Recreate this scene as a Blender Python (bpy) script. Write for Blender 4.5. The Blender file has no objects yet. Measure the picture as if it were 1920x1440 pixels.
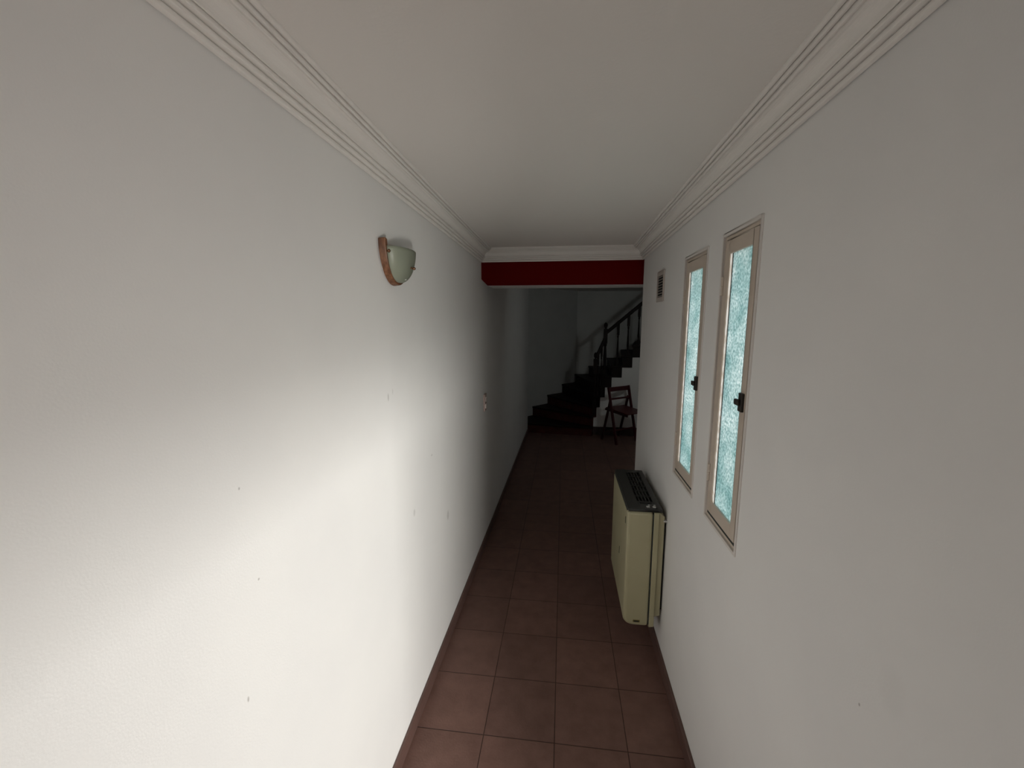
import bpy, bmesh, math, random
from mathutils import Vector, Matrix
random.seed(4)
C = bpy.context.scene.collection
scn = bpy.context.scene

# ------------------------------------------------------------------ camera
EYE = 1.7406
YAW, PITCH, ROLL, FPX = -.12042, -.14653, .001922, 789.24
cam_d = bpy.data.cameras.new('camera'); cam = bpy.data.objects.new('camera', cam_d); C.objects.link(cam)
cy, sy, cp, sp = math.cos(YAW), math.sin(YAW), math.cos(PITCH), math.sin(PITCH)
f = Vector((sy*cp, cy*cp, sp)); r = Vector((cy, -sy, 0)); u = r.cross(f)
c_, s_ = math.cos(ROLL), math.sin(ROLL)
rr = c_*r + s_*u; uu = -s_*r + c_*u
cam.matrix_world = Matrix((( rr.x, uu.x, -f.x, 0), (rr.y, uu.y, -f.y, 0), (rr.z, uu.z, -f.z, EYE), (0, 0, 0, 1)))
cam_d.sensor_fit = 'HORIZONTAL'; cam_d.sensor_width = 36; cam_d.lens = FPX/1920*36
cam_d.clip_start = .02
scn.camera = cam

# ------------------------------------------------------------------ light and exposure
w = bpy.data.worlds.new('sky'); scn.world = w; w.use_nodes = True
bg = w.node_tree.nodes['Background']; bg.inputs[0].default_value = (.84, .93, 1.0, 1); bg.inputs[1].default_value = 1.8
scn.view_settings.view_transform = 'Standard'; scn.view_settings.look = 'None'
scn.view_settings.gamma = 1; scn.view_settings.exposure = 0; scn.view_settings.use_curve_mapping = False

def area(name, loc, target, sx, sz, power, col):
    l = bpy.data.lights.new(name, 'AREA'); l.shape = 'RECTANGLE'; l.size = sx; l.size_y = sz
    l.energy = power; l.color = col
    o = bpy.data.objects.new(name, l); C.objects.link(o); o.location = loc
    d = Vector(target) - Vector(loc)
    o.rotation_euler = d.to_track_quat('-Z', 'Y').to_euler()
    return o
# daylight from behind right: unseen lamps added outside the low side opening
area('added_side_light', (1.30, -2.60, .97), (-.6, 1.3, .9), .46, .28, 278, (1.0, .985, .945))
area('added_fill_light', (1.30, -2.60, .46), (-.6, 1.3, 1.3), .46, .66, 158, (1.0, .97, .91))  # added to lift the upper left wall
# unseen area light high beside the passage, placed by the newel's wall shadow
area('far_room_light', (1.38, 3.75, 2.2), (2.0, 7.5, 1.2), .13, .10, 3.8, (.93, 1, .97))

# ------------------------------------------------------------------ helpers
def link_mesh(name, bm, mat, parent=None, smooth=False):
    bmesh.ops.remove_doubles(bm, verts=bm.verts, dist=1e-6)
    bmesh.ops.recalc_face_normals(bm, faces=bm.faces)
    me = bpy.data.meshes.new(name); bm.to_mesh(me); bm.free()
    me.materials.append(mat)
    if smooth:
        for p in me.polygons: p.use_smooth = True
    o = bpy.data.objects.new(name, me); C.objects.link(o)
    if parent: o.parent = parent
    return o
def bevel(o, wd=.003, seg=2):
    m = o.modifiers.new('bevel', 'BEVEL'); m.width = wd; m.segments = seg; m.limit_method = 'ANGLE'; m.angle_limit = math.radians(40)
    return o
def tag(o, label=None, cat=None, group=None, kind=None):
    if label: o['label'] = label
    if cat: o['category'] = cat
    if group: o['group'] = group
    if kind: o['kind'] = kind
    return o
def empty(name, loc=(0, 0, 0), rz=0):
    o = bpy.data.objects.new(name, None); C.objects.link(o); o.location = loc; o.rotation_euler.z = rz
    o.empty_display_size = .1
    return o
def BM(): return bmesh.new()
def box(bm, x0, x1, y0, y1, z0, z1):
    v = [bm.verts.new(p) for p in ((x0,y0,z0),(x1,y0,z0),(x1,y1,z0),(x0,y1,z0),(x0,y0,z1),(x1,y0,z1),(x1,y1,z1),(x0,y1,z1))]
    for q in ((0,1,2,3),(4,5,6,7),(0,1,5,4),(1,2,6,5),(2,3,7,6),(3,0,4,7)): bm.faces.new([v[i] for i in q])
def prism(bm, poly, z0, z1):
    a = [bm.verts.new((x, y, z0)) for x, y in poly]; b = [bm.verts.new((x, y, z1)) for x, y in poly]
    bm.faces.new(a); bm.faces.new(b)
    n = len(poly)
    for i in range(n): bm.faces.new((a[i], a[(i+1) % n], b[(i+1) % n], b[i]))
def loft(bm, rings, cap=True, closed=True):
    R = [[bm.verts.new(p) for p in ring] for ring in rings]
    n = len(R[0])
    for a, b in zip(R, R[1:]):
        for i in range(n if closed else n-1): bm.faces.new((a[i], a[(i+1) % n], b[(i+1) % n], b[i]))
    if cap: bm.faces.new(R[0]); bm.faces.new(R[-1])
def bar(bm, p, q, wx, wy, side=None):
    """rectangular bar from p to q; wx along `side`, wy across it"""
    p, q = Vector(p), Vector(q); d = (q-p).normalized()
    s = Vector(side) if side else (Vector((1, 0, 0)) if abs(d.x) < .9 else Vector((0, 1, 0)))
    s = (s - d*s.dot(d)).normalized(); t = d.cross(s)
    ring = lambda c: [c+s*a*wx/2+t*b*wy/2 for a, b in ((-1,-1),(1,-1),(1,1),(-1,1))]
    loft(bm, [ring(p), ring(q)])
def lathe(bm, prof, cx=0, cy=0, n=16, z0=0):
    rings = [[(cx+rad*math.cos(2*math.pi*i/n), cy+rad*math.sin(2*math.pi*i/n), z0+z) for i in range(n)] for rad, z in prof]
    loft(bm, rings)

# ------------------------------------------------------------------ materials
def mat(name, col, rough=.6, bump=None, var=None, spec=.5, metal=0, coords='Object'):
    m = bpy.data.materials.new(name); m.use_nodes = True
    nt = m.node_tree; b = nt.nodes['Principled BSDF']
    b.inputs['Base Color'].default_value = (*col, 1); b.inputs['Roughness'].default_value = rough
    b.inputs['Metallic'].default_value = metal; b.inputs['Specular IOR Level'].default_value = spec
    tc = nt.nodes.new('ShaderNodeTexCoord')
    if var:      # (scale, amount, second colour)
        n = nt.nodes.new('ShaderNodeTexNoise'); n.inputs['Scale'].default_value = var[0]; n.inputs['Detail'].default_value = 5
        rp = nt.nodes.new('ShaderNodeValToRGB'); rp.color_ramp.elements[0].position = .35; rp.color_ramp.elements[1].position = .7
        rp.color_ramp.elements[0].color = (*col, 1); rp.color_ramp.elements[1].color = (*var[1], 1)
        nt.links.new(tc.outputs[coords], n.inputs['Vector']); nt.links.new(n.outputs[0], rp.inputs[0]); nt.links.new(rp.outputs[0], b.inputs['Base Color'])
    if bump:     # (scale, strength, distance)
        n = nt.nodes.new('ShaderNodeTexNoise'); n.inputs['Scale'].default_value = bump[0]; n.inputs['Detail'].default_value = 6
        bp = nt.nodes.new('ShaderNodeBump'); bp.inputs['Strength'].default_value = bump[1]; bp.inputs['Distance'].default_value = bump[2]
        nt.links.new(tc.outputs[coords], n.inputs['Vector']); nt.links.new(n.outputs[0], bp.inputs['Height']); nt.links.new(bp.outputs[0], b.inputs['Normal'])
    return m
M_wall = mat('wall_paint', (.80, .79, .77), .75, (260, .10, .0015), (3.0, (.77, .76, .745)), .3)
M_walldim = mat('dimmed_wall_paint', (.58, .58, .56), .8, (260, .10, .0015), (3.0, (.55, .55, .53)), .2)  # far room's dimness, put into a darker copy of the wall paint
M_ceil = mat('ceiling_paint', (.80, .77, .73), .85, (120, .2, .002), None, .2)
M_corn = mat('cornice_paint', (.82, .79, .75), .7, None, None, .3)
M_red = mat('red_beam_paint', (.112, .0004, .0005), .7, (60, .15, .003), None, .08)
M_frame = mat('window_paint', (.60, .52, .44), .5, (60, .15, .002), (8, (.54, .46, .38)))
M_trim = mat('window_edge_plaster', (.70, .66, .62), .7, (90, .3, .002))
M_latch = mat('latch_metal', (.02, .018, .016), .45, None, (40, (.05, .04, .03)), .5, .4)
M_gasket = mat('dark_gasket', (.02, .025, .022), .8)
M_cream = mat('cream_plastic', (.42, .39, .25), .42, (30, .05, .001), (5, (.38, .35, .215)))
M_grey = mat('dark_grey_plastic', (.030, .030, .027), .45, (80, .1, .001))
M_black = mat('black_void', (.006, .006, .006), .7)
M_button = mat('pale_button', (.6, .6, .58), .4)
M_badge = mat('brass_badge', (.20, .16, .05), .4, None, None, .5, .5)
M_dark = mat('dark_stair_wood', (.007, .004, .003), .6, (25, .2, .002), (14, (.012, .006, .004)), .2)
M_riserlit = mat('lit_red_brown_riser_wood', (.075, .016, .011), .6, (25, .2, .002), (10, (.045, .012, .008)), .2)  # red-brown wood, lightened to stand for light on the lower risers
M_chair = mat('red_chair_wood', (.062, .003, .006), .4, (25, .1, .002), (12, (.045, .003, .005)))
M_chairleg = mat('dark_chair_wood', (.03, .006, .006), .4, (25, .1, .002))
M_seat = mat('red_seat', (.07, .003, .004), .5, (60, .2, .002))
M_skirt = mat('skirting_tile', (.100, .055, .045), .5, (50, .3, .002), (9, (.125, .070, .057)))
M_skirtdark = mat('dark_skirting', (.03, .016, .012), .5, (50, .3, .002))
M_vent = mat('vent_plastic', (.50, .44, .40), .5, (60, .1, .001))
M_switch = mat('switch_plastic', (.55, .42, .38), .4)
M_switch2 = mat('switch_key_plastic', (.75, .66, .62), .35)
M_screw = mat('bronze_knob', (.12, .055, .025), .35, None, None, .5, .5)

def add_marks(m, marks):
    nt = m.node_tree; L = nt.links.new; b = nt.nodes['Principled BSDF']
    src = b.inputs['Base Color'].links[0].from_socket if b.inputs['Base Color'].links else None
    tc = nt.nodes.new('ShaderNodeTexCoord'); acc = None
    for (y, z, ry, rz, sh_) in marks:
        mp = nt.nodes.new('ShaderNodeMapping'); mp.inputs['Location'].default_value = (0, -y/ry, -z/rz); mp.inputs['Scale'].default_value = (0, 1/ry, 1/rz)
        ln = nt.nodes.new('ShaderNodeVectorMath'); ln.operation = 'LENGTH'
        mr = nt.nodes.new('ShaderNodeMapRange'); mr.inputs[1].default_value = .5; mr.inputs[2].default_value = 1.1; mr.inputs[3].default_value = sh_; mr.inputs[4].default_value = 0
        L(tc.outputs['Object'], mp.inputs[0]); L(mp.outputs[0], ln.inputs[0]); L(ln.outputs['Value'], mr.inputs[0])
        if acc is None: acc = mr.outputs[0]
        else:
            mx = nt.nodes.new('ShaderNodeMath'); mx.operation = 'MAXIMUM'; L(acc, mx.inputs[0]); L(mr.outputs[0], mx.inputs[1]); acc = mx.outputs[0]
    mi = nt.nodes.new('ShaderNodeMix'); mi.data_type = 'RGBA'; L(acc, mi.inputs[0]); mi.inputs[7].default_value = (.30, .28, .26, 1)
    L(src, mi.inputs[6]); L(mi.outputs[2], b.inputs['Base Color'])
M_wall_left = mat('wall_paint_scuffed', (.80, .79, .77), .75, (260, .10, .0015), (3.0, (.77, .76, .745)), .3)
add_marks(M_wall_left, [(1.401, 1.476, .006, .016, .45), (1.44, 1.49, .004, .012, .3), (1.609, .947, .012, .018, .3), (2.089, .707, .02, .03, .35), (.682, .982, .003, .007, .6), (.738, 1.21, .003, .003, .6), (.710, 1.419, .0025, .0035, .6), (1.85, 1.12, .012, .006, .3)])
M_wall_right = mat('wall_paint_spotted', (.80, .79, .77), .75, (260, .10, .0015), (3.0, (.77, .76, .745)), .3)
add_marks(M_wall_right, [(.72, 1.075, .0025, .0035, .7), (.66, 1.16, .03, .045, .05)])

def wood_mat():
    m = bpy.data.materials.new('sconce_wood'); m.use_nodes = True; nt = m.node_tree; b = nt.nodes['Principled BSDF']
    tc = nt.nodes.new('ShaderNodeTexCoord'); mp = nt.nodes.new('ShaderNodeMapping'); mp.inputs['Scale'].default_value = (60, 60, 9)
    n = nt.nodes.new('ShaderNodeTexNoise'); n.inputs['Scale'].default_value = 1.6; n.inputs['Detail'].default_value = 6
    rp = nt.nodes.new('ShaderNodeValToRGB')
    rp.color_ramp.elements[0].position = .3; rp.color_ramp.elements[0].color = (.07, .025, .009, 1)
    rp.color_ramp.elements[1].position = .75; rp.color_ramp.elements[1].color = (.24, .105, .048, 1)
    nt.links.new(tc.outputs['Object'], mp.inputs[0]); nt.links.new(mp.outputs[0], n.inputs['Vector']); nt.links.new(n.outputs[0], rp.inputs[0]); nt.links.new(rp.outputs[0], b.inputs['Base Color'])
    b.inputs['Roughness'].default_value = .45
    return m
M_wood = wood_mat()

def shade_mat():
    m = bpy.data.materials.new('frosted_green_glass'); m.use_nodes = True; nt = m.node_tree; b = nt.nodes['Principled BSDF']
    b.inputs['Base Color'].default_value = (.34, .365, .285, 1); b.inputs['Roughness'].default_value = .38
    t = nt.nodes.new('ShaderNodeBsdfTranslucent'); t.inputs[0].default_value = (.42, .46, .37, 1)
    mx = nt.nodes.new('ShaderNodeMixShader'); mx.inputs[0].default_value = .35
    out = nt.nodes['Material Output']
    nt.links.new(b.outputs[0], mx.inputs[1]); nt.links.new(t.outputs[0], mx.inputs[2]); nt.links.new(mx.outputs[0], out.inputs[0])
    return m
M_shade = shade_mat()

def pane_mat():
    """pebbled obscure glass: scatters the daylight behind it"""
    m = bpy.data.materials.new('pebbled_glass'); m.use_nodes = True; nt = m.node_tree; L = nt.links.new
    out = nt.nodes['Material Output']; b = nt.nodes['Principled BSDF']
    tc = nt.nodes.new('ShaderNodeTexCoord')
    v = nt.nodes.new('ShaderNodeTexVoronoi'); v.feature = 'F1'; v.inputs['Scale'].default_value = 190
    n2 = nt.nodes.new('ShaderNodeTexNoise'); n2.inputs['Scale'].default_value = 9; n2.inputs['Detail'].default_value = 3
    n3 = nt.nodes.new('ShaderNodeTexNoise'); n3.inputs['Scale'].default_value = 120; n3.inputs['Detail'].default_value = 4
    for x in (v, n2, n3): L(tc.outputs['Object'], x.inputs['Vector'])
    r1 = nt.nodes.new('ShaderNodeValToRGB'); e = r1.color_ramp.elements
    e[0].position = .36; e[0].color = (.42, .56, .545, 1); e[1].position = .60; e[1].color = (.95, 1, .98, 1)
    L(n3.outputs[0], r1.inputs[0])
    r2 = nt.nodes.new('ShaderNodeValToRGB'); e = r2.color_ramp.elements
    e[0].position = .3; e[0].color = (.62, .74, .74, 1); e[1].position = .62; e[1].color = (1, 1, 1, 1)
    L(n2.outputs[0], r2.inputs[0])
    mu = nt.nodes.new('ShaderNodeMix'); mu.data_type = 'RGBA'; mu.blend_type = 'MULTIPLY'; mu.inputs[0].default_value = 1
    L(r1.outputs[0], mu.inputs[6]); L(r2.outputs[0], mu.inputs[7])
    t = nt.nodes.new('ShaderNodeBsdfTranslucent'); L(mu.outputs[2], t.inputs[0])
    bp = nt.nodes.new('ShaderNodeBump'); bp.inputs['Strength'].default_value = .8; bp.inputs['Distance'].default_value = .003
    L(v.outputs['Distance'], bp.inputs['Height']); L(bp.outputs[0], t.inputs['Normal']); L(bp.outputs[0], b.inputs['Normal'])
    b.inputs['Base Color'].default_value = (.25, .32, .31, 1); b.inputs['Roughness'].default_value = .15
    mx = nt.nodes.new('ShaderNodeMixShader'); mx.inputs[0].default_value = .93
    L(b.outputs[0], mx.inputs[1]); L(t.outputs[0], mx.inputs[2]); L(mx.outputs[0], out.inputs[0])
    return m
M_pane = pane_mat()
def strip_mat():
    m = bpy.data.materials.new('lit_jamb_translucent'); m.use_nodes = True; nt = m.node_tree  # lets daylight through to imitate the brightly lit stile jamb
    t = nt.nodes.new('ShaderNodeBsdfTranslucent'); 
    tc = nt.nodes.new('ShaderNodeTexCoord'); n = nt.nodes.new('ShaderNodeTexNoise'); n.inputs['Scale'].default_value = 45
    rp = nt.nodes.new('ShaderNodeValToRGB'); rp.color_ramp.elements[0].position = .35; rp.color_ramp.elements[0].color = (.80, .74, .66, 1); rp.color_ramp.elements[1].position = .6; rp.color_ramp.elements[1].color = (1, .97, .92, 1)
    nt.links.new(tc.outputs['Object'], n.inputs['Vector']); nt.links.new(n.outputs[0], rp.inputs[0]); nt.links.new(rp.outputs[0], t.inputs[0])
    nt.links.new(t.outputs[0], nt.nodes['Material Output'].inputs[0])
    return m
M_strip = strip_mat()

def floor_mat():
    m = bpy.data.materials.new('terracotta_floor_tiles'); m.use_nodes = True; nt = m.node_tree; L = nt.links.new
    b = nt.nodes['Principled BSDF']; tc = nt.nodes.new('ShaderNodeTexCoord')
    mp = nt.nodes.new('ShaderNodeMapping'); mp.inputs['Location'].default_value = (.004+30, -1.5307+30, 0)
    br = nt.nodes.new('ShaderNodeTexBrick'); br.offset = 0; br.squash = 1
    br.inputs['Scale'].default_value = 1; br.inputs['Brick Width'].default_value = .3; br.inputs['Row Height'].default_value = .3
    br.inputs['Mortar Size'].default_value = .0022; br.inputs['Mortar Smooth'].default_value = .35; br.inputs['Bias'].default_value = 0
    br.inputs['Color1'].default_value = (.185, .102, .082, 1); br.inputs['Color2'].default_value = (.155, .086, .070, 1)
    br.inputs['Mortar'].default_value = (.045, .022, .017, 1)
    L(tc.outputs['Object'], mp.inputs[0]); L(mp.outputs[0], br.inputs['Vector'])
    n = nt.nodes.new('ShaderNodeTexNoise'); n.inputs['Scale'].default_value = 11; n.inputs['Detail'].default_value = 8; n.inputs['Roughness'].default_value = .65
    L(tc.outputs['Object'], n.inputs['Vector'])
    rp = nt.nodes.new('ShaderNodeValToRGB'); rp.color_ramp.elements[0].position = .3; rp.color_ramp.elements[0].color = (.80, .78, .76, 1); rp.color_ramp.elements[1].position = .7; rp.color_ramp.elements[1].color = (1.1, 1.1, 1.1, 1)
    L(n.outputs[0], rp.inputs[0])
    mu = nt.nodes.new('ShaderNodeMix'); mu.data_type = 'RGBA'; mu.blend_type = 'MULTIPLY'; mu.inputs[0].default_value = 1
    L(br.outputs['Color'], mu.inputs[6]); L(rp.outputs[0], mu.inputs[7]); L(mu.outputs[2], b.inputs['Base Color'])
    n2 = nt.nodes.new('ShaderNodeTexNoise'); n2.inputs['Scale'].default_value = 130; n2.inputs['Detail'].default_value = 4
    L(tc.outputs['Object'], n2.inputs['Vector'])
    b1 = nt.nodes.new('ShaderNodeBump'); b1.inputs['Strength'].default_value = .3; b1.inputs['Distance'].default_value = .002; L(n2.outputs[0], b1.inputs['Height'])
    b2 = nt.nodes.new('ShaderNodeBump'); b2.invert = True; b2.inputs['Strength'].default_value = .7; b2.inputs['Distance'].default_value = .003
    L(br.outputs['Fac'], b2.inputs['Height']); L(b1.outputs[0], b2.inputs['Normal']); L(b2.outputs[0], b.inputs['Normal'])
    b.inputs['Roughness'].default_value = .55; b.inputs['Specular IOR Level'].default_value = .35
    return m
M_floor = floor_mat()

# ------------------------------------------------------------------ room shell
def XL(y): return -.63 + .0145*y            # left wall plane, very slightly out of parallel
XR = .53
YB = 3.02                                   # front of the red beam
BACK = -1.9
def ZC(x, y):                               # corridor ceiling: sags a little towards the far end
    t = (x+.6)/1.13; y = max(y, -2)
    return (2.303-.021*y)*(1-t) + (2.284-.014*y)*t

bm = BM(); box(bm, -2.2, 3.4, BACK-.3, 8.6, -.12, 0)
tag(link_mesh('floor', bm, M_floor), 'brown-red square clay tile floor of the corridor', kind='structure')

bm = BM()   # corridor ceiling, gridded because of the sag
ys = [BACK + (YB+.02-BACK)*i/8 for i in range(9)]
R0 = [[bm.verts.new((x, y, ZC(x, y))) for x in (-.85, -.2, .3, .85)] for y in ys]
R1 = [[bm.verts.new((x, y, 2.5)) for x in (-.85, -.2, .3, .85)] for y in ys]
for Rw in (R0, R1):
    for a, b in zip(Rw, Rw[1:]):
        for i in range(3): bm.faces.new((a[i], a[i+1], b[i+1], b[i]))
for i in range(3):
    for e in (0, -1): bm.faces.new((R0[e][i], R0[e][i+1], R1[e][i+1], R1[e][i]))
for j in range(8):
    for e in (0, -1): bm.faces.new((R0[j][e], R0[j+1][e], R1[j+1][e], R1[j][e]))
tag(link_mesh('ceiling', bm, M_ceil), 'plain off-white corridor ceiling', kind='structure')
bm = BM(); box(bm, -1.1, 3.4, YB+.27, 8.6, 2.30, 2.45)
tag(link_mesh('ceiling', bm, M_ceil), 'dim ceiling of the stair room beyond the red beam', kind='structure')

bm = BM()   # left wall
prism(bm, [(XL(BACK), BACK), (XL(6.5), 6.5), (XL(6.5)-.3, 6.5), (XL(BACK)-.3, BACK)], 0, 2.6)
tag(link_mesh('wall_left', bm, M_wall_left), 'long white plaster wall on the left with scuffs', kind='structure')

def holed_wall(x0, x1, y0, y1, z0, z1, holes):
    bm = BM()
    Y = sorted({y0, y1, *[h[0] for h in holes], *[h[1] for h in holes]}); Z = sorted({z0, z1, *[h[2] for h in holes], *[h[3] for h in holes]})
    def solid(i, j):
        if i < 0 or j < 0 or i >= len(Y)-1 or j >= len(Z)-1: return False
        cy, cz = (Y[i]+Y[i+1])/2, (Z[j]+Z[j+1])/2
        return not any(h[0] < cy < h[1] and h[2] < cz < h[3] for h in holes)
    def q(*p): bm.faces.new([bm.verts.new(v) for v in p])
    for i in range(len(Y)-1):
        for j in range(len(Z)-1):
            if not solid(i, j): continue
            a, b, c, d = Y[i], Y[i+1], Z[j], Z[j+1]
            for x in (x0, x1): q((x,a,c),(x,b,c),(x,b,d),(x,a,d))
            if not solid(i-1, j): q((x0,a,c),(x1,a,c),(x1,a,d),(x0,a,d))
            if not solid(i+1, j): q((x0,b,c),(x1,b,c),(x1,b,d),(x0,b,d))
            if not solid(i, j-1): q((x0,a,c),(x1,a,c),(x1,b,c),(x0,b,c))
            if not solid(i, j+1): q((x0,a,d),(x1,a,d),(x1,b,d),(x0,b,d))
    return bm
WIN = [(1.256, 1.545, 1.037, 2.03), (1.690, 1.995, 1.036, 2.02)]
OPEN = (-1.58, -.70, 0, 1.185)  # unseen low opening, added and sized to shape the bright wall patch
bm = holed_wall(XR, XR+.16, BACK, 3.0, 0, 2.6, [tuple(v+(.006 if k % 2 == 0 else -.006) for k, v in enumerate(h)) for h in WIN] + [OPEN])
tag(link_mesh('wall_right', bm, M_wall_right), 'white plaster wall on the right holding two narrow windows', kind='structure')

bm = BM(); box(bm, XR+.16, 3.4, 2.84, 3.0, 0, 2.6)
tag(link_mesh('wall_return', bm, M_wall), 'wall turning right behind the corridor into the stair room', kind='structure')
bm = BM(); box(bm, 3.2, 3.4, 3.0, 8.2, 0, 2.6)
tag(link_mesh('wall_far_right', bm, M_wall), 'right wall of the stair room', kind='structure')

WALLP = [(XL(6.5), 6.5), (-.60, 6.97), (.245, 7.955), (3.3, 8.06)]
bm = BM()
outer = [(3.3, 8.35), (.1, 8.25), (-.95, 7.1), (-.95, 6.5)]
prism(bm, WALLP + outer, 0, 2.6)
tag(link_mesh('wall_back', bm, M_walldim), 'plaster wall bending around the staircase, its dimness put into the colour', kind='structure')

# red beam: left end of its underside is clipped at an angle
zb = 1.995
bm = BM()
xl = XL(YB)-.02
for y in ():
    pass
poly = [(xl, 2.62), (xl, zb+.045), (XL(YB)+.0, zb+.045), (XL(YB)+.045, zb), (3.25, zb), (3.25, 2.62)]
front = [bm.verts.new((x, YB, z)) for x, z in poly]; backv = [bm.verts.new((x, YB+.27, z)) for x, z in poly]
bm.faces.new(front); bm.faces.new(backv)
for i in range(len(poly)): bm.faces.new((front[i], front[(i+1) % 6], backv[(i+1) % 6], backv[i]))
beam = tag(link_mesh('trim_1', bm, M_red), 'dark red painted beam over the far end of the corridor', kind='structure')
beam.data.materials.append(M_wall)
for p in beam.data.polygons:
    if p.normal.z < -.5: p.material_index = 1

bm = BM()
for (a, b, c, d) in ((-1.0, .08, 0, 2.6), (.46, .70, 0, 2.6), (.08, .46, 0, 1.35), (.08, .46, 2.1, 2.6)): box(bm, a, b, BACK-.12, BACK, c, d)  # unseen opening added here to brighten the upper left wall
tag(link_mesh('wall_front', bm, M_wall), 'unseen end wall, with a small opening added to let in light', kind='structure')

door = empty('added_door', (XL(-.8), -.8, 0), -math.atan(.0145)); tag(door, 'unseen dark wooden door added on the left wall to cut bounced light', kind='structure')  # unseen door, added to reduce bounce onto the near right wall
bm = BM(); box(bm, .002, .035, -.55, .95, 0, 2.05); box(bm, .035, .045, -.40, .10, .25, 1.80); box(bm, .035, .045, .28, .80, .25, 1.80)
bevel(link_mesh('added_door_leaf', bm, M_dark, door), .004, 2)
bm = BM(); lathe(bm, [(.008, 0), (.008, .09), (.004, .10)], .075, .19, 10, 1.0); bar(bm, (.035, .19, 1.05), (.08, .19, 1.05), .015, .015)
link_mesh('added_door_handle', bm, M_latch, door)

# cornice, mitred around three sides
def cornice_profile():
    P = [(0, -.078), (.003, -.084)]
    def bead(x0, h0, x1, h1, out=.0045, n=5):
        L = math.hypot(x1-x0, h1-h0); nx, nh = -(h1-h0)/L, (x1-x0)/L
        if nx*1 + nh*(-1) < 0: nx, nh = -nx, -nh
        for i in range(n+1):
            t = i/n; k = math.sin(math.pi*t)*out
            P.append((x0+(x1-x0)*t+nx*k, h0+(h1-h0)*t+nh*k))
    P.append((.004, -.085))
    bead(.004, -.085, .0125, -.0745, .0045); P.append((.0095, -.0705))
    bead(.0145, -.0720, .0220, -.0625, .0045); P.append((.0190, -.0585))
    bead(.0240, -.0600, .0310, -.0510, .0045); P.append((.0285, -.0475))
    P.append((.032, -.049)); P.append((.034, -.048))
    for i in range(1, 8):      # cove
        a = math.pi/2*i/8
        P.append((.034+.022*(1-math.cos(a)), -.048+.026*math.sin(a)))
    P.append((.0550, -.0180))
    bead(.0580, -.0215, .0655, -.0160, .004); P.append((.0640, -.0110))
    bead(.0680, -.0145, .0755, -.0095, .004); P.append((.0740, -.0045))
    bead(.0780, -.0080, .0860, -.0035, .003)
    P.append((.086, 0)); P.append((.086, .02)); P.append((0, .02))
    return P
prof = cornice_profile()
bm = BM(); rings = []
stations = [BACK + (YB-BACK)*i/8 for i in range(9)]
for y in stations[:-1]:
    rings.append([(XL(y)+d, y, ZC(XL(y)+d, y)+h) for d, h in prof])
rings.append([(XL(YB)+d, YB-d, ZC(XL(YB), YB)+h) for d, h in prof])
rings.append([(XR-d, YB-d, ZC(XR, YB)+h) for d, h in prof])
for y in stations[:-1][::-1]:
    rings.append([(XR-d, y, ZC(XR-d, y)+h) for d, h in prof])
loft(bm, rings, closed=True)
tag(link_mesh('trim_2', bm, M_corn), 'ribbed white plaster cornice around the ceiling', kind='structure')

# skirting
def skirting(name, line, h, t, m, label, side=1):
    bm = BM(); P = []
    for i, p in enumerate(line):
        a = Vector(line[max(i-1, 0)]); b = Vector(line[min(i+1, len(line)-1)]); d = (b-a).normalized()
        n = Vector((d.y, -d.x))*side
        P.append(Vector(p)+n*t)
    prism(bm, [tuple(p) for p in line] + [tuple(p) for p in P[::-1]], 0, h)
    o = link_mesh(name, bm, m); bevel(o, .003, 2)
    return tag(o, label, kind='structure')
skirting('baseboard_left', [(XL(BACK), BACK), (XL(6.48), 6.48)], .07, .013, M_skirt, 'low brown tile skirting along the left wall')
skirting('baseboard_right', [(XR, -.12), (XR, 3.0)], .07, .015, M_skirt, 'low brown tile skirting along the right wall', -1)

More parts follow.
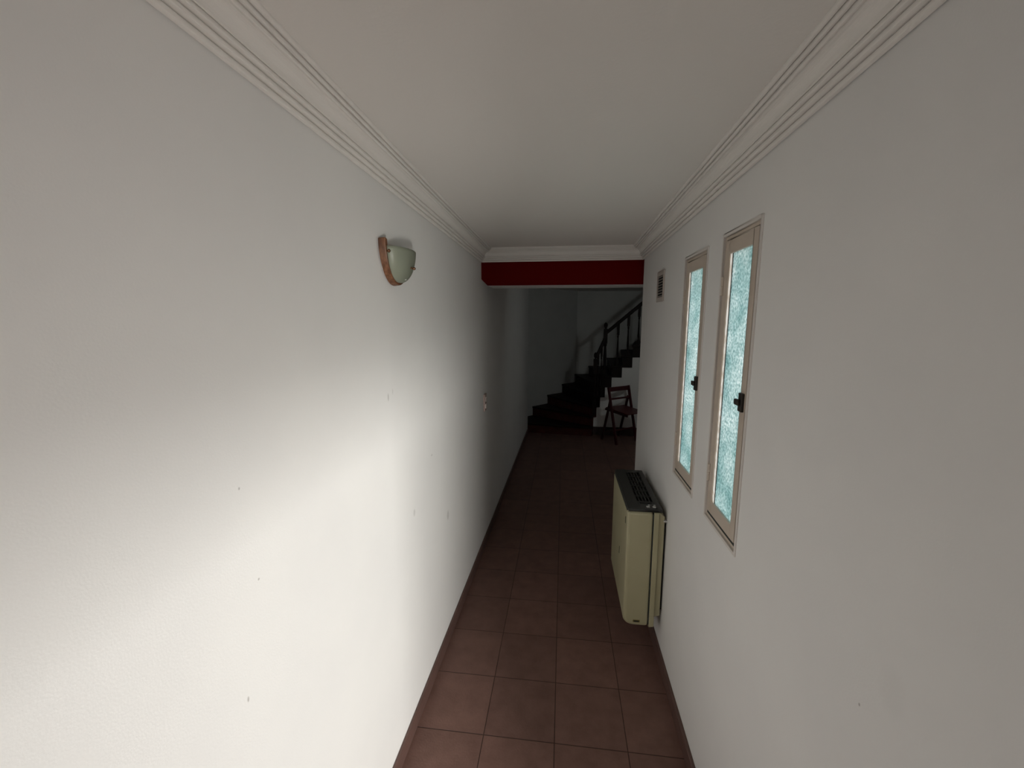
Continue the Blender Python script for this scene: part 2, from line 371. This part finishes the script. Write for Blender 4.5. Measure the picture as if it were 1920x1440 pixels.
# ------------------------------------------------------------------ windows
def make_window(idx, h, label):
    y0, y1, z0, z1 = h
    root = empty('window_%d' % idx, (XR, (y0+y1)/2, z0)); tag(root, label, kind='structure')
    def L(bm, name, m, bev=.0015, par=root):
        bmesh.ops.translate(bm, verts=bm.verts, vec=-Vector(root.location) if par is root else Vector((0, 0, 0)))
        return bevel(link_mesh(name, bm, m, root), bev, 2)
    def ring(bm, a0, a1, b0, b1, wd, xa, xb):
        box(bm, xa, xb, a0, a0+wd, b0, b1); box(bm, xa, xb, a1-wd, a1, b0, b1)
        box(bm, xa, xb, a0+wd, a1-wd, b0, b0+wd); box(bm, xa, xb, a0+wd, a1-wd, b1-wd, b1)
    X = XR
    bm = BM(); ring(bm, y0, y1, z0, z1, .010, X-.004, X+.03); L(bm, 'window_edge', M_trim)
    bm = BM(); ring(bm, y0+.010, y1-.010, z0+.010, z1-.010, .012, X+.003, X+.035); L(bm, 'window_frame', M_frame)
    # sash
    a0, a1, b0, b1 = y0+.0255, y1-.0255, z0+.032, z1-.0255
    sw = .032
    bm = BM(); ring(bm, y0+.021, y1-.021, z0+.021, z1-.021, .012, X+.007, X+.013); L(bm, 'frame_gap_ring', M_gasket, .0005)  # dark ring set in the gap between frame and sash
    bm = BM(); box(bm, X+.000, X+.016, a0, a0+sw, b0, b1); box(bm, X+.000, X+.016, a1-sw, a1, b0, b1)
    box(bm, X+.000, X+.016, a0+sw, a1-sw, b0, b0+sw+.012); box(bm, X+.000, X+.016, a0+sw, a1-sw, b1-sw-.012, b1)
    L(bm, 'sash', M_frame)
    g0, g1, h0, h1 = a0+sw, a1-sw, b0+sw+.012, b1-sw-.012
    bm = BM(); box(bm, X+.002, X+.012, y0+.022, y1-.022, z0+.0215, z0+.0322); L(bm, 'gap_shade_strip', M_gasket, .0005)  # dark strip put in for the shade line below the sash
    # glass, added translucent strip imitating light on the stile jamb, dark gasket
    bm = BM(); box(bm, X+.007, X+.011, g0-.004, g1-.017, h0-.004, h1+.004); bmesh.ops.translate(bm, verts=bm.verts, vec=-Vector(root.location)); link_mesh('pane', bm, M_pane, root)
    bm = BM(); box(bm, X+.0055, X+.012, g1-.017, g1-.0140, h0-.003, h1+.003); L(bm, 'gasket', M_gasket, .0005)
    bm = BM(); box(bm, X+.004, X+.008, g1-.0140, g1-.0002, h0-.004, h1+.004); L(bm, 'lit_jamb_strip', M_strip, .0005)
    # hinges on the far stile
    for zz in (z0+.17, z1-.17):
        bm = BM(); lathe(bm, [(.0055, 0), (.0055, .028), (.004, .030), (.0055, .032), (.0055, .060)], X-.001, a1+.006, 10, zz-.03)
        L(bm, 'hinge', M_frame, .0003)
    # latch on the near stile
    zl = (z0+z1)/2 - .028
    bm = BM(); box(bm, X-.008, X+.001, a0+.004, a0+.030, zl-.028, zl+.028); L(bm, 'latch', M_latch, .002)
    bm = BM(); box(bm, X-.016, X-.009, a0+.012, a0+.036, zl-.009, zl+.009); lathe(bm, [(.007, 0), (.007, .014)], X-.010, a0+.036, 10, zl-.007)
    L(bm, 'latch_lever', M_latch, .001)
make_window(1, WIN[0], 'nearer and taller-looking narrow casement window with pebbled glass')
make_window(2, WIN[1], 'farther narrow casement window with pebbled glass, next to the vent')

# ------------------------------------------------------------------ wall lamp
lampY, lampZ = 1.472, 1.866
lx = XL(lampY)
root = empty('wall_lamp', (lx, lampY, lampZ))
tag(root, 'half-bowl sconce with frosted glass shade on a curved wooden back, on the left wall', 'lamp')
root.rotation_euler.z = 0
def crescent(a, hgt, n=28):
    return [(a*math.cos(math.pi+math.pi*i/n), hgt-hgt*math.sin(math.pi*i/n)) for i in range(n+1)]
bm = BM()
outer_ = crescent(.112, .145); inner_ = crescent(.090, .115)
inner_ = [(y, z+.030) for y, z in inner_]
for (xa, xb) in ((0.003, .027),):
    A = [bm.verts.new((xa, y, z)) for y, z in outer_]; A2 = [bm.verts.new((xb, y*.97, z+.003)) for y, z in outer_]
    B = [bm.verts.new((xa, y, z)) for y, z in inner_]; B2 = [bm.verts.new((xb, y, z)) for y, z in inner_]
    n = len(A)
    for i in range(n-1):
        bm.faces.new((A[i], A[i+1], A2[i+1], A2[i])); bm.faces.new((B[i], B[i+1], B2[i+1], B2[i]))
        bm.faces.new((A[i], A[i+1], B[i+1], B[i])); bm.faces.new((A2[i], A2[i+1], B2[i+1], B2[i]))
    for i in (0, n-1): bm.faces.new((A[i], A2[i], B2[i], B[i]))
bevel(link_mesh('wooden_back', bm, M_wood, root), .003, 2)
bm = BM(); box(bm, .0005, .008, -.08, .08, .05, .14); link_mesh('mounting_plate', bm, M_trim, root)
bm = BM()   # quarter-bowl shade, open at the top
nu, nv = 26, 14
def sh(uu_, vv_, s=1):
    a = math.pi*uu_/nu; t = vv_/nv*math.pi/2
    rad = max(0, math.cos(t))**.85 if vv_ < nv else 0
    return (.024 + s*.056*max(0, math.sin(a))**.85*rad, -s*.098*math.cos(a)*rad, .122 - s*.112*math.sin(t)**1.1)
rows = [[bm.verts.new(sh(i, j)) for i in range(nu+1)] for j in range(nv+1)]
for a, b in zip(rows, rows[1:]):
    for i in range(nu): 
        try: bm.faces.new((a[i], a[i+1], b[i+1], b[i]))
        except ValueError: pass
o = link_mesh('lamp_shade', bm, M_shade, root, True); s = o.modifiers.new('thick', 'SOLIDIFY'); s.thickness = .004; s.offset = -1
for yy, xx in ((-.097, .031), (.0, .079), (.097, .031)):
    zz = .105 if yy else .060
    bm = BM()
    d = Vector((1, yy*6, 0)).normalized() if yy else Vector((1, 0, -.2)).normalized()
    p = Vector((xx, yy, zz)); 
    bar(bm, p-d*.010, p+d*.004, .006, .006); bmesh.ops.create_uvsphere(bm, u_segments=10, v_segments=8, radius=.0055, matrix=Matrix.Translation(p+d*.004))
    link_mesh('shade_knob', bm, M_screw, root, False)
bm = BM(); lathe(bm, [(.008, 0), (.009, .02), (.010, .035), (.016, .055), (.017, .065), (.012, .085), (.003, .092)], .045, 0, 12, 0.02)
link_mesh('bulb', bm, M_button, root, True)
bm = BM(); bar(bm, (.002, 0, .045), (.045, 0, .03), .012, .012); link_mesh('bulb_holder', bm, M_grey, root)

# ------------------------------------------------------------------ switch, vent
ys_ = 3.09; root = empty('wall_switch', (XL(ys_), ys_, 1.137)); tag(root, 'small pinkish switch plate on the left wall past the red beam', 'switch')
bm = BM(); box(bm, 0, .012, -.04, .04, -.065, .065); bevel(link_mesh('cover_plate', bm, M_switch, root), .004, 3)
for zz in (-.026, .026):
    bm = BM(); box(bm, .010, .018, -.022, .022, zz-.018, zz+.018); bevel(link_mesh('switch_key', bm, M_switch2, root), .002, 2)

root = empty('air_vent', (XR, 2.452, 1.935)); tag(root, 'small square slatted plastic vent high on the right wall beyond the windows', 'vent')
bm = BM()
for (a, b, c, d) in ((-.080, -.066, -.082, .082), (.066, .080, -.082, .082), (-.066, .066, -.082, -.058), (-.066, .066, .058, .082)):
    box(bm, -.008, 0, a, b, c, d)
bevel(link_mesh('vent_frame', bm, M_vent, root), .002, 2)
bm = BM(); box(bm, -.0015, -.0005, -.067, .067, -.06, .06); link_mesh('vent_backing', bm, M_black, root)
for i in range(8):
    z = -.052 + i*.0149
    bm = BM(); loft(bm, [[(-.007, y, z-.0015), (-.006, y, z-.003), (-.002, y, z+.0005), (-.003, y, z+.002)] for y in (-.066, .066)])
    link_mesh('slat', bm, M_vent, root)

# ------------------------------------------------------------------ wall heater / fan coil
hx0, hy0, hy1, hz0, hz1 = .335, 2.035, 2.61, .185, .828
root = empty('wall_heater', (XR, (hy0+hy1)/2, 0)); tag(root, 'cream wall-mounted fan heater with dark grey top grille under the windows', 'heater')
def HL(bm, name, m, bev=None, smooth=False, par=None):
    bmesh.ops.translate(bm, verts=bm.verts, vec=-Vector(root.location))
    o = link_mesh(name, bm, m, par or root, smooth)
    if bev: bevel(o, bev, 3)
    return o
def body_poly(x0, x1, z0, z1, rt, rb, n=7):
    P = [(x1, z0)]
    for i in range(n+1):
        a = math.pi/2*i/n; P.append((x0+rb-rb*math.sin(a), z0+rb*.75-rb*.75*math.cos(a)))
    for i in range(n+1):
        a = math.pi/2*i/n; P.append((x0+rt-rt*math.cos(a), z1-rt+rt*math.sin(a)))
    P.append((x1, z1))
    return P
def extr(bm, P, y0, y1):
    a = [bm.verts.new((x, y0, z)) for x, z in P]; b = [bm.verts.new((x, y1, z)) for x, z in P]
    bm.faces.new(a); bm.faces.new(b)
    for i in range(len(P)): bm.faces.new((a[i], a[(i+1) % len(P)], b[(i+1) % len(P)], b[i]))
bm = BM(); extr(bm, body_poly(hx0, .462, hz0, hz1-.02, .018, .055), hy0, hy1); cover = HL(bm, 'front_cover', M_cream, .016)
bm = BM(); extr(bm, [(.4645, hz0-.004), (.491, hz0), (.491, hz1-.02), (.4645, hz1-.02)], hy0+.001, hy1-.001); HL(bm, 'side_strip', M_cream, .005)
bm = BM(); extr(bm, [(.460, hz0+.01), (.467, hz0+.01), (.467, hz1-.03), (.460, hz1-.03)], hy0+.004, hy1-.004); HL(bm, 'seam', M_gasket)
bm = BM(); extr(bm, [(.491, .235), (.519, .245), (.519, hz1-.045), (.491, hz1-.022)], hy0+.012, hy1-.012); HL(bm, 'back_plate', M_cream, .003)
bm = BM(); box(bm, .519, .5299, hy0+.03, hy1-.05, .27, .74); HL(bm, 'wall_bracket', M_black)
bm = BM(); box(bm, .512, .5295, hy0+.004, hy0+.022, .760, .766); HL(bm, 'fixing_screw', M_button)
# top deck of dark plastic with grille recess
zt = hz1-.020
gx0, gx1 = .395, .478
bm = BM()
box(bm, hx0+.004, gx0, hy0+.002, hy1-.002, zt, zt+.016); box(bm, gx1, .505, hy0+.002, hy1-.002, zt, zt+.016)
box(bm, gx0, gx1, hy0+.002, hy0+.100, zt, zt+.016); box(bm, gx0, gx1, hy1-.045, hy1-.002, zt, zt+.016)
top = HL(bm, 'top_deck', M_grey, .005)
bm = BM(); box(bm, gx0, gx1, hy0+.100, hy1-.045, zt-.0005, zt+.003); HL(bm, 'grille_recess', M_black)
bm = BM()
L0, L1 = hy0+.100, hy1-.045
for i in range(1, 6):
    y = L0+(L1-L0)*i/6; box(bm, gx0, gx1, y-.004, y+.004, zt+.004, zt+.013)
for i in range(1, 5):
    x = gx0+(gx1-gx0)*i/5; box(bm, x-.0025, x+.0025, L0, L1, zt+.005, zt+.012)
HL(bm, 'top_grille', M_grey)
bm = BM(); box(bm, hx0+.002, hx0+.012, hy0+.03, hy1-.01, zt-.030, zt+.004); HL(bm, 'front_lip', M_grey, .004)
bm = BM(); box(bm, .405, .465, hy0+.068, hy0+.086, zt+.0155, zt+.018); HL(bm, 'display', M_black, .001)
for x in (.438, .468):
    bm = BM(); box(bm, x-.008, x+.008, hy0+.022, hy0+.036, zt+.0155, zt+.020); HL(bm, 'control_button', M_button, .002)
for x in (.447, .474):
    bm = BM(); box(bm, x-.005, x+.005, hy0+.048, hy0+.055, zt+.0155, zt+.018); HL(bm, 'indicator', M_button, .001)
bm = BM(); box(bm, .385, .420, hy0-.0015, hy0+.004, hz0+.022, hz0+.036); bd = HL(bm, 'badge', M_badge, .002); tag(bd, 'small brass-coloured badge on the side')
bm = BM(); box(bm, .390, .415, hy0-.002, hy0, hz0+.026, hz0+.032); HL(bm, 'badge_inlay', M_gasket)
for (y, z0_, z1_) in ((hy0+.05, zt-.085, zt-.05), (hy0+.22, .46, .50)):
    bm = BM(); box(bm, hx0-.0015, hx0+.004, y-.004, y+.004, z0_, z1_); HL(bm, 'cover_slot', M_black)
bm = BM(); lathe(bm, [(.006, 0), (.010, .004), (.010, .02)], .395, hy0+.04, 12, hz0-.012); HL(bm, 'foot_knob', M_grey)

# ------------------------------------------------------------------ winding staircase
RISE = .155
INN = [None, (.455, 6.405), (.470, 6.43), (.483, 6.455), (.530, 6.475), (.580, 6.49), (.650, 6.50), (.745, 6.50), (.893, 6.50), (1.04, 6.50)]
OUT = [None, (-.53, 6.505), (-.497, 7.085), (-.255, 7.365), (0, 7.662), (.237, 7.94), (.487, 7.957), (.82, 7.968), (1.07, 7.977), (1.33, 7.985)]
for k in range(10, 16):
    INN.append((INN[-1][0]+.155, 6.50)); OUT.append((OUT[-1][0]+.20, 7.99+.003*(k-9)))
stair = empty('staircase', (.5, 6.5, 0)); tag(stair, 'dark wooden winding staircase climbing to the right at the end of the corridor', 'staircase')
def SL(bm, name, m, bev=None, smooth=False, par=None):
    bmesh.ops.translate(bm, verts=bm.verts, vec=-Vector(stair.location))
    o = link_mesh(name, bm, m, par or stair, smooth)
    if bev: bevel(o, bev, 2)
    return o
NS = 13
for k in range(1, NS+1):
    a, b, c, d = Vector(INN[k]), Vector(INN[k+1]), Vector(OUT[k+1]), Vector(OUT[k])
    body = [a, b, c, d]
    if k == 1: body = [a, b, c, Vector((-.592, 6.968)), d]
    z = RISE*k
    bm = BM(); prism(bm, [tuple(p) for p in body], max(0, z-.18), z-.028); SL(bm, 'riser', M_riserlit if k < 4 else M_dark)
    e = (a-d).normalized(); n = Vector((e.y, -e.x))          # towards the front of the step
    if n.y > 0 and k < 4: n = -n
    if k >= 4 and n.x > 0: n = -n
    nn = n*.022; near = Vector((0, -.018))
    tr = [a+nn+near, b+near] + body[2:-1] + [d+nn*.6 if k > 1 else d+Vector((0, -.02))]
    bm = BM(); prism(bm, [tuple(p) for p in tr], z-.028, z); SL(bm, 'tread', M_dark, .004)

def newel(name_, x, y, z0, z1, wd):
    h = z1-z0
    bm = BM(); box(bm, x-wd/2, x+wd/2, y-wd/2, y+wd/2, z0, z0+h*.25)
    q = wd/2
    lathe(bm, [(q*.9, h*.25), (q*.65, h*.27), (q*.95, h*.30), (q*.6, h*.34), (q*.85, h*.46), (q*.6, h*.62), (q*.9, h*.65), (q*.7, h*.67)], x, y, 14, z0)
    box(bm, x-wd/2, x+wd/2, y-wd/2, y+wd/2, z0+h*.67, z0+h*.90)
    lathe(bm, [(q*.5, h*.90), (q*.45, h*.915), (q*.85, h*.93), (q*1.0, h*.955), (q*.85, h*.98), (q*.3, h)], x, y, 14, z0)
    return SL(bm, 'newel_post', M_dark)
newel('newel_post', .492, 6.475, RISE*2, 1.285, .055)
newel('newel_post', .634, 6.53, RISE*5, 1.735, .055)
def baluster(x, y, z0, z1, wd=.034):
    h = z1-z0; q = wd/2
    bm = BM(); box(bm, x-q, x+q, y-q, y+q, z0, z0+h*.14)
    lathe(bm, [(q*.8, h*.14), (q*.55, h*.17), (q*.85, h*.25), (q*.7, h*.45), (q*.5, h*.66), (q*.9, h*.70), (q*.6, h*.73)], x, y, 10, z0)
    box(bm, x-q*1.05, x+q*1.05, y-q*1.05, y+q*1.05, z0+h*.73, z1)
    SL(bm, 'baluster', M_dark)
def rail(p, q):
    bm = BM(); bar(bm, p, q, .045, .05, side=(0, 1, 0)); SL(bm, 'handrail', M_dark, .012)
rail((.500, 6.48, 1.20), (.630, 6.525, 1.50))
s2 = 1.0
def railz(x): return 1.585 + (x-.65)*.86
rail((.640, 6.53, railz(.64)), (2.0, 6.53, railz(2.0)))
baluster(.535, 6.50, RISE*4, 1.27, .026); baluster(.582, 6.51, RISE*5, 1.38, .026)
for k in range(7, 14):
    x = (INN[k][0]+INN[k+1][0])/2
    baluster(x, 6.53, RISE*k, railz(x)-.015)

# white wall closing the side under the flight, with dark skirting
bm = BM()
P = [(.484, 0)]
for k in range(2, NS+1):
    P.append((INN[k+1][0] if k > 2 else INN[3][0], 0))
pts = [(.488, 0)]
top_pts = []
for k in range(3, NS+1):
    zb_ = RISE*k-.18
    top_pts += [(INN[k][0], zb_), (INN[k+1][0], zb_)]
poly = [(.488, 0)] + [(max(x, .488), z) for x, z in top_pts] + [(3.2, RISE*NS-.18), (3.2, 0)]
yA, yB_ = 6.515, 6.60
a = [bm.verts.new((x, yA, z)) for x, z in poly]; b = [bm.verts.new((x, yB_, z)) for x, z in poly]
bm.faces.new(a); bm.faces.new(b)
for i in range(len(poly)): bm.faces.new((a[i], a[(i+1) % len(poly)], b[(i+1) % len(poly)], b[i]))
bmesh.ops.triangulate(bm, faces=[f_ for f_ in bm.faces if len(f_.verts) > 4])
tag(link_mesh('wall_under_stair', bm, M_wall), 'white wall filling the side beneath the stair flight', kind='structure')
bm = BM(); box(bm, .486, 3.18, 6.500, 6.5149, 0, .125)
tag(link_mesh('baseboard_back', bm, M_skirtdark), 'dark skirting at the foot of the wall beneath the stair', kind='structure')

# ------------------------------------------------------------------ folding chair
th = math.radians(38)
ch = empty('folding_chair', (.785, 5.97, 0), th)
tag(ch, 'red wooden folding chair standing by the stair', 'chair')
W, D = .40, .33       # local x = width, y = depth (towards the rear feet)
def CL(bm, name, m, bev=.004):
    return bevel(link_mesh(name, bm, m, ch), bev, 2)
apex = lambda x, z: (x, .30*(z/.80), z)
for x in (0, W):
    bm = BM(); bar(bm, (x, 0, .0), (x, .20, .81), .022, .040, side=(1, 0, 0)); CL(bm, 'front_leg', M_chair)
    bm = BM(); xi = .026 if x == 0 else W-.026
    bar(bm, (xi, D, .0), (xi, .17, .66), .020, .036, side=(1, 0, 0)); CL(bm, 'rear_leg', M_chairleg)
bm = BM(); bar(bm, (0, .195, .775), (W, .195, .775), .018, .065, side=(0, 1, .0)); CL(bm, 'top_rail', M_chair)
bm = BM(); bar(bm, (.02, .160, .640), (W-.02, .160, .640), .012, .028, side=(0, 1, .0)); CL(bm, 'back_slat', M_chair)
bm = BM()
for x in (.030, W-.030): bar(bm, (x, -.16, .445), (x, .28, .475), .018, .030, side=(1, 0, 0))
CL(bm, 'seat_rail', M_chairleg)
bm = BM(); loft(bm, [[(x, -.17+.0, .462), (x, .26, .492), (x, .26, .506), (x, -.17, .476)] for x in (.018, W-.018)])
CL(bm, 'seat', M_seat)
bm = BM(); bar(bm, (0, .05, .20), (W, .05, .20), .015, .022); CL(bm, 'front_stretcher', M_chair)
bm = BM(); bar(bm, (.03, D-.035, .12), (W-.03, D-.035, .12), .015, .022); CL(bm, 'rear_stretcher', M_chairleg)
